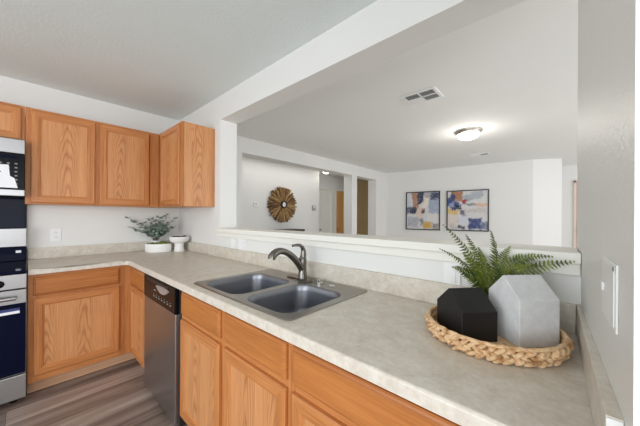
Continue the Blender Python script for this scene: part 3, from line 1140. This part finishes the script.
# ------------------------------------------------------------------ ceiling fixtures
def flush_light(label, loc, r, watts):
    t = thing('ceiling_light', label, 'ceiling light', loc)
    m = MB()
    m.lathe([(0, 0), (r, 0), (r, -0.012), (r * 0.97, -0.022), (r * 0.93, -0.026), (r * 0.90, -0.040), (r * 0.84, -0.045), (r * 0.80, -0.03), (0, -0.03)], 40)
    m.build('pan', m_nickel, t, smooth=True)
    m = MB()
    m.lathe([(r * 0.83, -0.0455)] + [(r * 0.83 * math.cos(u), -0.0455 - 0.070 * math.sin(u)) for u in [PI / 2 * i / 8 for i in range(1, 9)]], 40)
    m.build('glass_dome', m_lampglass, t, smooth=True, angle=80)
    l = bpy.data.lights.new('lamp', 'POINT')
    l.energy = watts
    l.color = (1.0, 0.95, 0.88)
    l.shadow_soft_size = 0.12
    o = bpy.data.objects.new('lamp', l)
    COL.objects.link(o)
    o.location = (loc[0], loc[1], loc[2] - 0.20)
    return t


flush_light('round flush ceiling light with nickel pan and lit dome over living room', (2.505, 2.70, ZC), 0.165, 6)
flush_light('small lit flush light on the hall ceiling seen through the wide opening', (-0.80, 3.64, ZC), 0.11, 0.6)


def vent(label, loc, hx, hy, rotz, quads):
    t = thing('ceiling_vent', label, 'vent', loc, rotz, 'ceiling air vents')
    m = MB()
    fr = 0.028
    for lo, hi in (((-hx, -hy), (hx, -hy + fr)), ((-hx, hy - fr), (hx, hy)), ((-hx, -hy + fr), (-hx + fr, hy - fr)), ((hx - fr, -hy + fr), (hx, hy - fr))):
        m.box((lo[0], lo[1], -0.010), (hi[0], hi[1], -0.0005), bev=0.002)
    m.build('frame', m_white, t)
    MB().box((-hx + fr, -hy + fr, -0.0015), (hx - fr, hy - fr, -0.0006)).build('duct_shade_sheet', m_dark_pl, t)  # dark sheet stands in for the shade inside the vent
    ix, iy = hx - fr, hy - fr
    cells = [(-ix, -0.006, -iy, -0.006), (0.006, ix, -iy, -0.006), (-ix, -0.006, 0.006, iy), (0.006, ix, 0.006, iy)] if quads else [(-ix, -0.006, -iy, iy), (0.006, ix, -iy, iy)]
    for ci, (xa, xb, ya, yb) in enumerate(cells):
        m = MB()
        n = 5 if quads else 4
        tilt = 0.018 if ci == (2 if quads else 0) else -0.010
        zl_ = -0.011 if quads or tilt > 0 else -0.005
        for i in range(n):
            yy = ya + (yb - ya) * (i + 0.5) / n
            m.loops([[(x_, yy - tilt / 2, -0.0025), (x_, yy + tilt / 2, zl_), (x_, yy + tilt / 2, zl_ - 0.0015), (x_, yy - tilt / 2, -0.004)] for x_ in (xa, xb)], cap0=True, cap1=True)
        m.build('louver', m_white, t)
    m = MB()
    if quads:
        m.box((-0.006, -iy, -0.011), (0.006, iy, -0.002))
        m.box((-ix, -0.006, -0.011), (ix, 0.006, -0.002))
    else:
        m.box((-0.006, -iy, -0.011), (0.006, iy, -0.002))
    m.build('divider', m_white, t)


vent('square four-way ceiling vent near the pass-through beam', (2.442, 1.276, ZC), 0.158, 0.128, 0.0, True)
vent('slim ceiling vent beyond the living room ceiling light', (2.325, 4.30, ZC), 0.15, 0.09, 0.0, False)


# ------------------------------------------------------------------ woven tray
TX, TY, TR = 3.258, -0.228, 0.181
t = thing('woven_tray', 'round braided water hyacinth tray holding the two ceramic houses', 'tray', (TX, TY, CZ1))
MB().lathe([(0, 0.0006), (TR - 0.012, 0.0006), (TR - 0.012, 0.009), (0, 0.009)], 48).build('base', m_weave, t)
m = MB()
NB = 54
for row, (zz, lean) in enumerate(((0.010, 1), (0.023, -1), (0.036, 1))):
    for i in range(NB):
        a = 2 * PI * (i + 0.5 * row + random.uniform(-0.2, 0.2)) / NB
        rr = TR + 0.003 * row + random.uniform(-0.003, 0.003)
        c = Vector((rr * math.cos(a), rr * math.sin(a), zz + random.uniform(-0.003, 0.003)))
        tan = Vector((-math.sin(a), math.cos(a), 0))
        out = Vector((math.cos(a), math.sin(a), 0))
        k_ = random.uniform(0.35, 1.0) * lean
        ax = (tan + Vector((0, 0, k_)) + out * random.uniform(-0.3, 0.3)).normalized()
        n2 = ax.cross(out).normalized()
        q = bmesh.ops.create_uvsphere(m.bm, u_segments=8, v_segments=6, radius=1)
        s1, s2, s3 = 0.0165 * random.uniform(0.8, 1.15), 0.0078 * random.uniform(0.75, 1.2), 0.0095 * random.uniform(0.8, 1.1)
        for v in q['verts']:
            x_, y_, z_ = v.co
            fl = 1 + 0.16 * math.sin(5 * math.atan2(y_, x_))
            v.co = c + ax * z_ * s1 + n2 * x_ * s2 * fl + out * y_ * s3 * fl
for v in m.bm.verts:
    v.co.z = max(v.co.z, 0.0004)
m.build('braided_wall', m_weave, t, smooth=True, angle=180)
m = MB()
pts = [((TR + 0.003) * math.cos(2 * PI * i / 96), (TR + 0.003) * math.sin(2 * PI * i / 96), 0.046 + 0.0012 * math.sin(i * 1.9)) for i in range(97)]
m.tube(pts, [0.0062 + 0.001 * math.sin(i * 2.3) for i in range(97)], 8)
m.build('rim', m_weave, t, smooth=True, angle=180)


# ------------------------------------------------------------------ ceramic houses
def house(name, label, front, sdir, length, width, z0, ze, zr, mat):
    """front = front-left base corner; sdir = unit vector along the eaves; gable runs to the left of it."""
    s = Vector((sdir[0], sdir[1], 0)).normalized()
    g = Vector((-s.y, s.x, 0))
    f = Vector((front[0], front[1], 0))
    c = f + s * length / 2 + g * width / 2
    prof = [(-width / 2, 0), (width / 2, 0), (width / 2, ze - z0), (0, zr - z0), (-width / 2, ze - z0)]
    m = MB()
    m.loops([[(sx_ * length / 2, gy, gz) for gy, gz in prof] for sx_ in (-1, 1)], cap0=True, cap1=True)
    bmesh.ops.bevel(m.bm, geom=list(m.bm.edges), offset=0.0022, segments=2, affect='EDGES', profile=0.5)
    o = m.build(name, mat, None, loc=(c.x, c.y, z0), rot=(0, 0, math.atan2(s.y, s.x)))
    return tag(o, label, 'ornament')


def at(lat, dep):
    return CAM + FWD * dep + RGT0 * lat


def lat_dir(l_, d_):
    v = RGT0 * l_ + FWD * d_
    return (v.x, v.y)


ZT = CZ1 + 0.0095
fb = at(0.4267, 0.800)
house('house_ornament', 'black ceramic house with gabled roof standing in the woven tray', (fb.x, fb.y), lat_dir(0.9935, 0.10), 0.1156, 0.140, ZT, 1.015, 1.072, m_blackhouse)
fg = at(0.581, 0.775)
house('house_ornament', 'taller grey cement house with gabled roof standing in the woven tray', (fg.x, fg.y), lat_dir(0.9935, 0.06), 0.124, 0.132, ZT, 1.061, 1.122, m_cement)

# ------------------------------------------------------------------ fern
PB = Vector((3.235, -0.098, ZT))
t = thing('potted_fern', 'green fern in a small pot tucked behind the two ceramic houses', 'plant', tuple(PB))
MB().lathe([(0, 0), (0.030, 0), (0.038, 0.06), (0.040, 0.062), (0.036, 0.062), (0.034, 0.056), (0, 0.055)], 24).build('pot', m_black, t, smooth=True)
RIGHT_LIM = 3.462


def frond(pts4, width, n=24, seed=0):
    rr = random.Random(seed)
    P = [Vector(p) for p in pts4]
    m = MB()
    B = lambda u: P[0] * (1 - u) ** 3 + P[1] * 3 * u * (1 - u) ** 2 + P[2] * 3 * u * u * (1 - u) + P[3] * u ** 3
    pts = [B(i / n) for i in range(n + 1)]
    m.tube(pts, [0.0017 * (1 - 0.7 * i / n) for i in range(n + 1)], 5, 1)
    N = (Vector((0, 0, 0.5)) - FWD * 0.55 + Vector((rr.uniform(-.35, .35), rr.uniform(-.35, .35), 0))).normalized()
    for i in range(4, n + 1):
        u = i / n
        p = pts[i]
        d = (pts[min(i + 1, n)] - pts[i - 1]).normalized()
        side = d.cross(N).normalized()
        up = side.cross(d).normalized()
        wl_ = width * min(1, (u + 0.1) * 2.2) * (1 - max(0, (u - 0.25) / 0.75) ** 1.5 * 0.88) * rr.uniform(0.9, 1.08)
        for sg in (-1, 1):
            dirn = (side * sg + d * rr.uniform(0.3, 0.5) - up * rr.uniform(-0.05, 0.22)).normalized()
            wv = dirn.cross(up).normalized()
            hw = 0.0019 + 0.0020 * wl_ / width
            e = p + dirn * wl_ - up * wl_ * 0.10
            mid = p + dirn * wl_ * 0.5 + up * 0.0018
            q = p + dirn * wl_ * 0.15 + up * 0.0008
            th = up * 0.0005
            A = [p + th, q + wv * hw + th, mid + wv * hw * 0.9 + th, e, mid - wv * hw * 0.9 + th, q - wv * hw + th]
            Bk = [p - th, q + wv * hw - th, mid + wv * hw * 0.9 - th, e - th, mid - wv * hw * 0.9 - th, q - wv * hw - th]
            for L_ in (A, Bk):
                for v in L_:
                    v.x = min(v.x, RIGHT_LIM - PB.x)
                    if v.z + PB.z < 1.195:
                        v.y = min(v.y, -0.042 - PB.y)
            m.face([tuple(v) for v in A])
            m.face([tuple(v) for v in Bk[::-1]])
    return m.build('frond', [m_fern, m_rachis], t)


FR = [  # two inner curve points and the tip, then leaflet length
    ((3.205, -0.112, 1.11), (3.160, -0.122, 1.20), (3.094, -0.176, 1.272), 0.046),
    ((3.205, -0.120, 1.09), (3.160, -0.170, 1.15), (3.099, -0.226, 1.185), 0.044),
    ((3.262, -0.085, 1.12), (3.250, -0.055, 1.20), (3.226, -0.050, 1.252), 0.046),
    ((3.262, -0.085, 1.14), (3.320, -0.065, 1.175), (3.406, -0.056, 1.170), 0.043),
    ((3.272, -0.110, 1.10), (3.370, -0.105, 1.148), (3.460, -0.055, 1.160), 0.045),
    ((3.220, -0.095, 1.10), (3.190, -0.100, 1.18), (3.150, -0.080, 1.232), 0.042),
    ((3.260, -0.105, 1.09), (3.310, -0.100, 1.145), (3.385, -0.095, 1.142), 0.038),
    ((3.210, -0.120, 1.07), (3.170, -0.160, 1.11), (3.135, -0.200, 1.120), 0.036),
    ((3.240, -0.100, 1.08), (3.260, -0.080, 1.15), (3.290, -0.060, 1.195), 0.040),
    ((3.225, -0.125, 1.07), (3.195, -0.150, 1.13), (3.160, -0.150, 1.165), 0.038),
    ((3.235, -0.110, 1.08), (3.215, -0.100, 1.14), (3.195, -0.085, 1.185), 0.038),
]
for i, (c1, c2, tip, wd_) in enumerate(FR):
    b0 = Vector((random.uniform(-0.012, 0.012), random.uniform(-0.012, 0.012), 0.058))
    frond([b0] + [Vector(q) - PB for q in (c1, c2, tip)], wd_, 26, i)

# ------------------------------------------------------------------ corner planters
# moss bowl
t = thing('moss_bowl', 'low oval white bowl filled with moss in front of the eucalyptus', 'bowl', (0.224, -0.284, CZ1), math.radians(48))
RB = 0.130
m = MB()
m.lathe([(0, 0.0006), (RB * 0.94, 0.0006), (RB * 0.99, 0.006), (RB, 0.05), (RB * 1.0, 0.086), (RB * 0.985, 0.089), (RB * 0.96, 0.086), (RB * 0.95, 0.06), (0, 0.055)], 40, sx=1, sy=0.68)
m.build('bowl_body', m_ceramic, t, smooth=True)
m = MB()
for i in range(26):
    a, rr = random.uniform(0, 2 * PI), math.sqrt(random.random()) * 0.10
    q = bmesh.ops.create_icosphere(m.bm, subdivisions=2, radius=random.uniform(0.016, 0.026))
    for v in q['verts']:
        v.co = Vector((v.co.x + rr * math.cos(a) * 1.0, v.co.y + rr * math.sin(a) * 0.68, v.co.z * 0.8 + 0.077 + random.uniform(0, 0.004) + 0.010 * (math.cos(a) > 0)))
o = m.build('moss', m_moss, t, smooth=True)
o['kind'] = 'stuff'
# pedestal bowl
t = thing('pedestal_bowl', 'white footed pedestal bowl beside the moss bowl in the corner', 'bowl', (0.330, -0.112, CZ1))
m = MB()
m.lathe([(0, 0.0006), (0.052, 0.0006), (0.053, 0.006), (0.046, 0.04), (0.044, 0.075), (0.052, 0.092), (0.085, 0.108), (0.098, 0.130), (0.101, 0.158), (0.099, 0.161), (0.095, 0.158),
         (0.090, 0.140), (0.0, 0.136)], 40)
m.build('bowl_body', m_ceramic, t, smooth=True)
m = MB()
for i in range(22):
    a, rr = random.uniform(0, 2 * PI), math.sqrt(random.random()) * 0.068
    q = bmesh.ops.create_icosphere(m.bm, subdivisions=2, radius=random.uniform(0.014, 0.022))
    for v in q['verts']:
        v.co = Vector((v.co.x + rr * math.cos(a), v.co.y + rr * math.sin(a), v.co.z * 0.8 + 0.152))
o = m.build('moss', m_soil, t, smooth=True)
o['kind'] = 'stuff'
# eucalyptus
EB = Vector((0.074, -0.262, CZ1))
t = thing('eucalyptus_plant', 'leafy grey-green eucalyptus in a white pot behind the moss bowl', 'plant', tuple(EB))
m = MB()
m.lathe([(0, 0.0006), (0.036, 0.0006), (0.039, 0.006), (0.048, 0.10), (0.050, 0.112), (0.047, 0.112), (0.044, 0.098), (0, 0.095)], 32)
m.build('pot', m_ceramic, t, smooth=True)


def sprig(tip, bow, nl, seed, lr=0.019):
    rr = random.Random(seed)
    m = MB()
    b = Vector((rr.uniform(-0.02, 0.02), rr.uniform(-0.02, 0.02), 0.096))
    tip = Vector(tip)
    c = (b + tip) / 2 + Vector(bow)
    n = 14
    pts = [b * (1 - u) ** 2 + c * 2 * u * (1 - u) + tip * u * u for u in [i / n for i in range(n + 1)]]
    m.tube(pts, [0.0026 - 0.0015 * i / n for i in range(n + 1)], 5, 1)
    for i in range(nl):
        u = 0.25 + 0.75 * (i + 0.5) / nl
        p = pts[min(n, int(u * n))]
        d = (pts[min(n, int(u * n) + 1)] - pts[max(0, int(u * n) - 1)]).normalized()
        for sg in (-1, 1):
            rot = rr.uniform(0, 2 * PI)
            q = Vector((math.cos(rot), math.sin(rot), rr.uniform(-0.3, 0.5)))
            q = (q - d * q.dot(d) * 0.7).normalized() * sg
            q.z = abs(q.z) * 0.6
            q.normalize()
            nrm = q.cross(Vector((rr.uniform(-1, 1), rr.uniform(-1, 1), rr.uniform(-0.2, 1)))).normalized()
            sd = q.cross(nrm).normalized()
            L_ = lr * rr.uniform(0.8, 1.25)
            W_ = L_ * 0.62
            k = 8
            pp = p + q * 0.006
            ring = [pp + q * (L_ - L_ * math.cos(2 * PI * j / k)) + sd * W_ * math.sin(2 * PI * j / k) + nrm * 0.12 * L_ * math.cos(4 * PI * j / k) for j in range(k)]
            for v in ring:
                v.x = max(v.x, 0.006 - EB.x)
                if v.x + EB.x < 0.03 and v.z + EB.z < 1.02:
                    v.x = 0.03 - EB.x
                if v.z + EB.z > UZ0 - 0.015 and v.y + EB.y < 0.3:
                    v.z = UZ0 - 0.015 - EB.z
                v.y = min(v.y, -0.03 - EB.y)
            m.face([tuple(v) for v in ring], 0)
            m.face([tuple(v + nrm * 0.0007) for v in ring[::-1]], 0)
    return m.build('sprig', [m_euc, m_stem], t)


def rel(lat, dep, z):
    p = at(lat, dep)
    p.z = z
    return p - EB


SP = [((-0.01, -0.27, 0.27), (0, 0, 0.05), 6), ((-0.03, -0.265, 0.37), (0, 0.03, 0.05), 7), ((0.02, -0.15, 0.31), (0, 0, 0.05), 9),
      ((0.08, -0.08, 0.37), (0, 0, 0.03), 10), ((0.12, 0.0, 0.39), (0, 0, 0.03), 10), ((0.12, 0.10, 0.42), (0, -0.02, 0.03), 9),
      ((0.17, 0.13, 0.26), (0, 0, 0.06), 9), ((0.15, 0.08, 0.31), (0, 0, 0.05), 10), ((0.02, 0.02, 0.35), (0, 0, 0), 10),
      ((0.11, -0.12, 0.28), (0, 0, 0.05), 9), ((0.18, 0.02, 0.24), (0, 0, 0.06), 9), ((0.04, -0.19, 0.22), (0, 0, 0.06), 8),
      ((0.09, 0.04, 0.30), (0, 0, 0.02), 10), ((0.04, -0.05, 0.29), (0, 0, 0.02), 10), ((0.14, -0.06, 0.19), (0, 0, 0.07), 9),
      ((-0.01, -0.09, 0.25), (0, 0, 0.04), 8), ((0.07, 0.11, 0.24), (0, 0, 0.05), 8), ((0.12, 0.15, 0.37), (0, 0, 0.02), 6)]
for i, (tip, bow, nl) in enumerate(SP):
    sprig(tip, bow, nl, 40 + i)
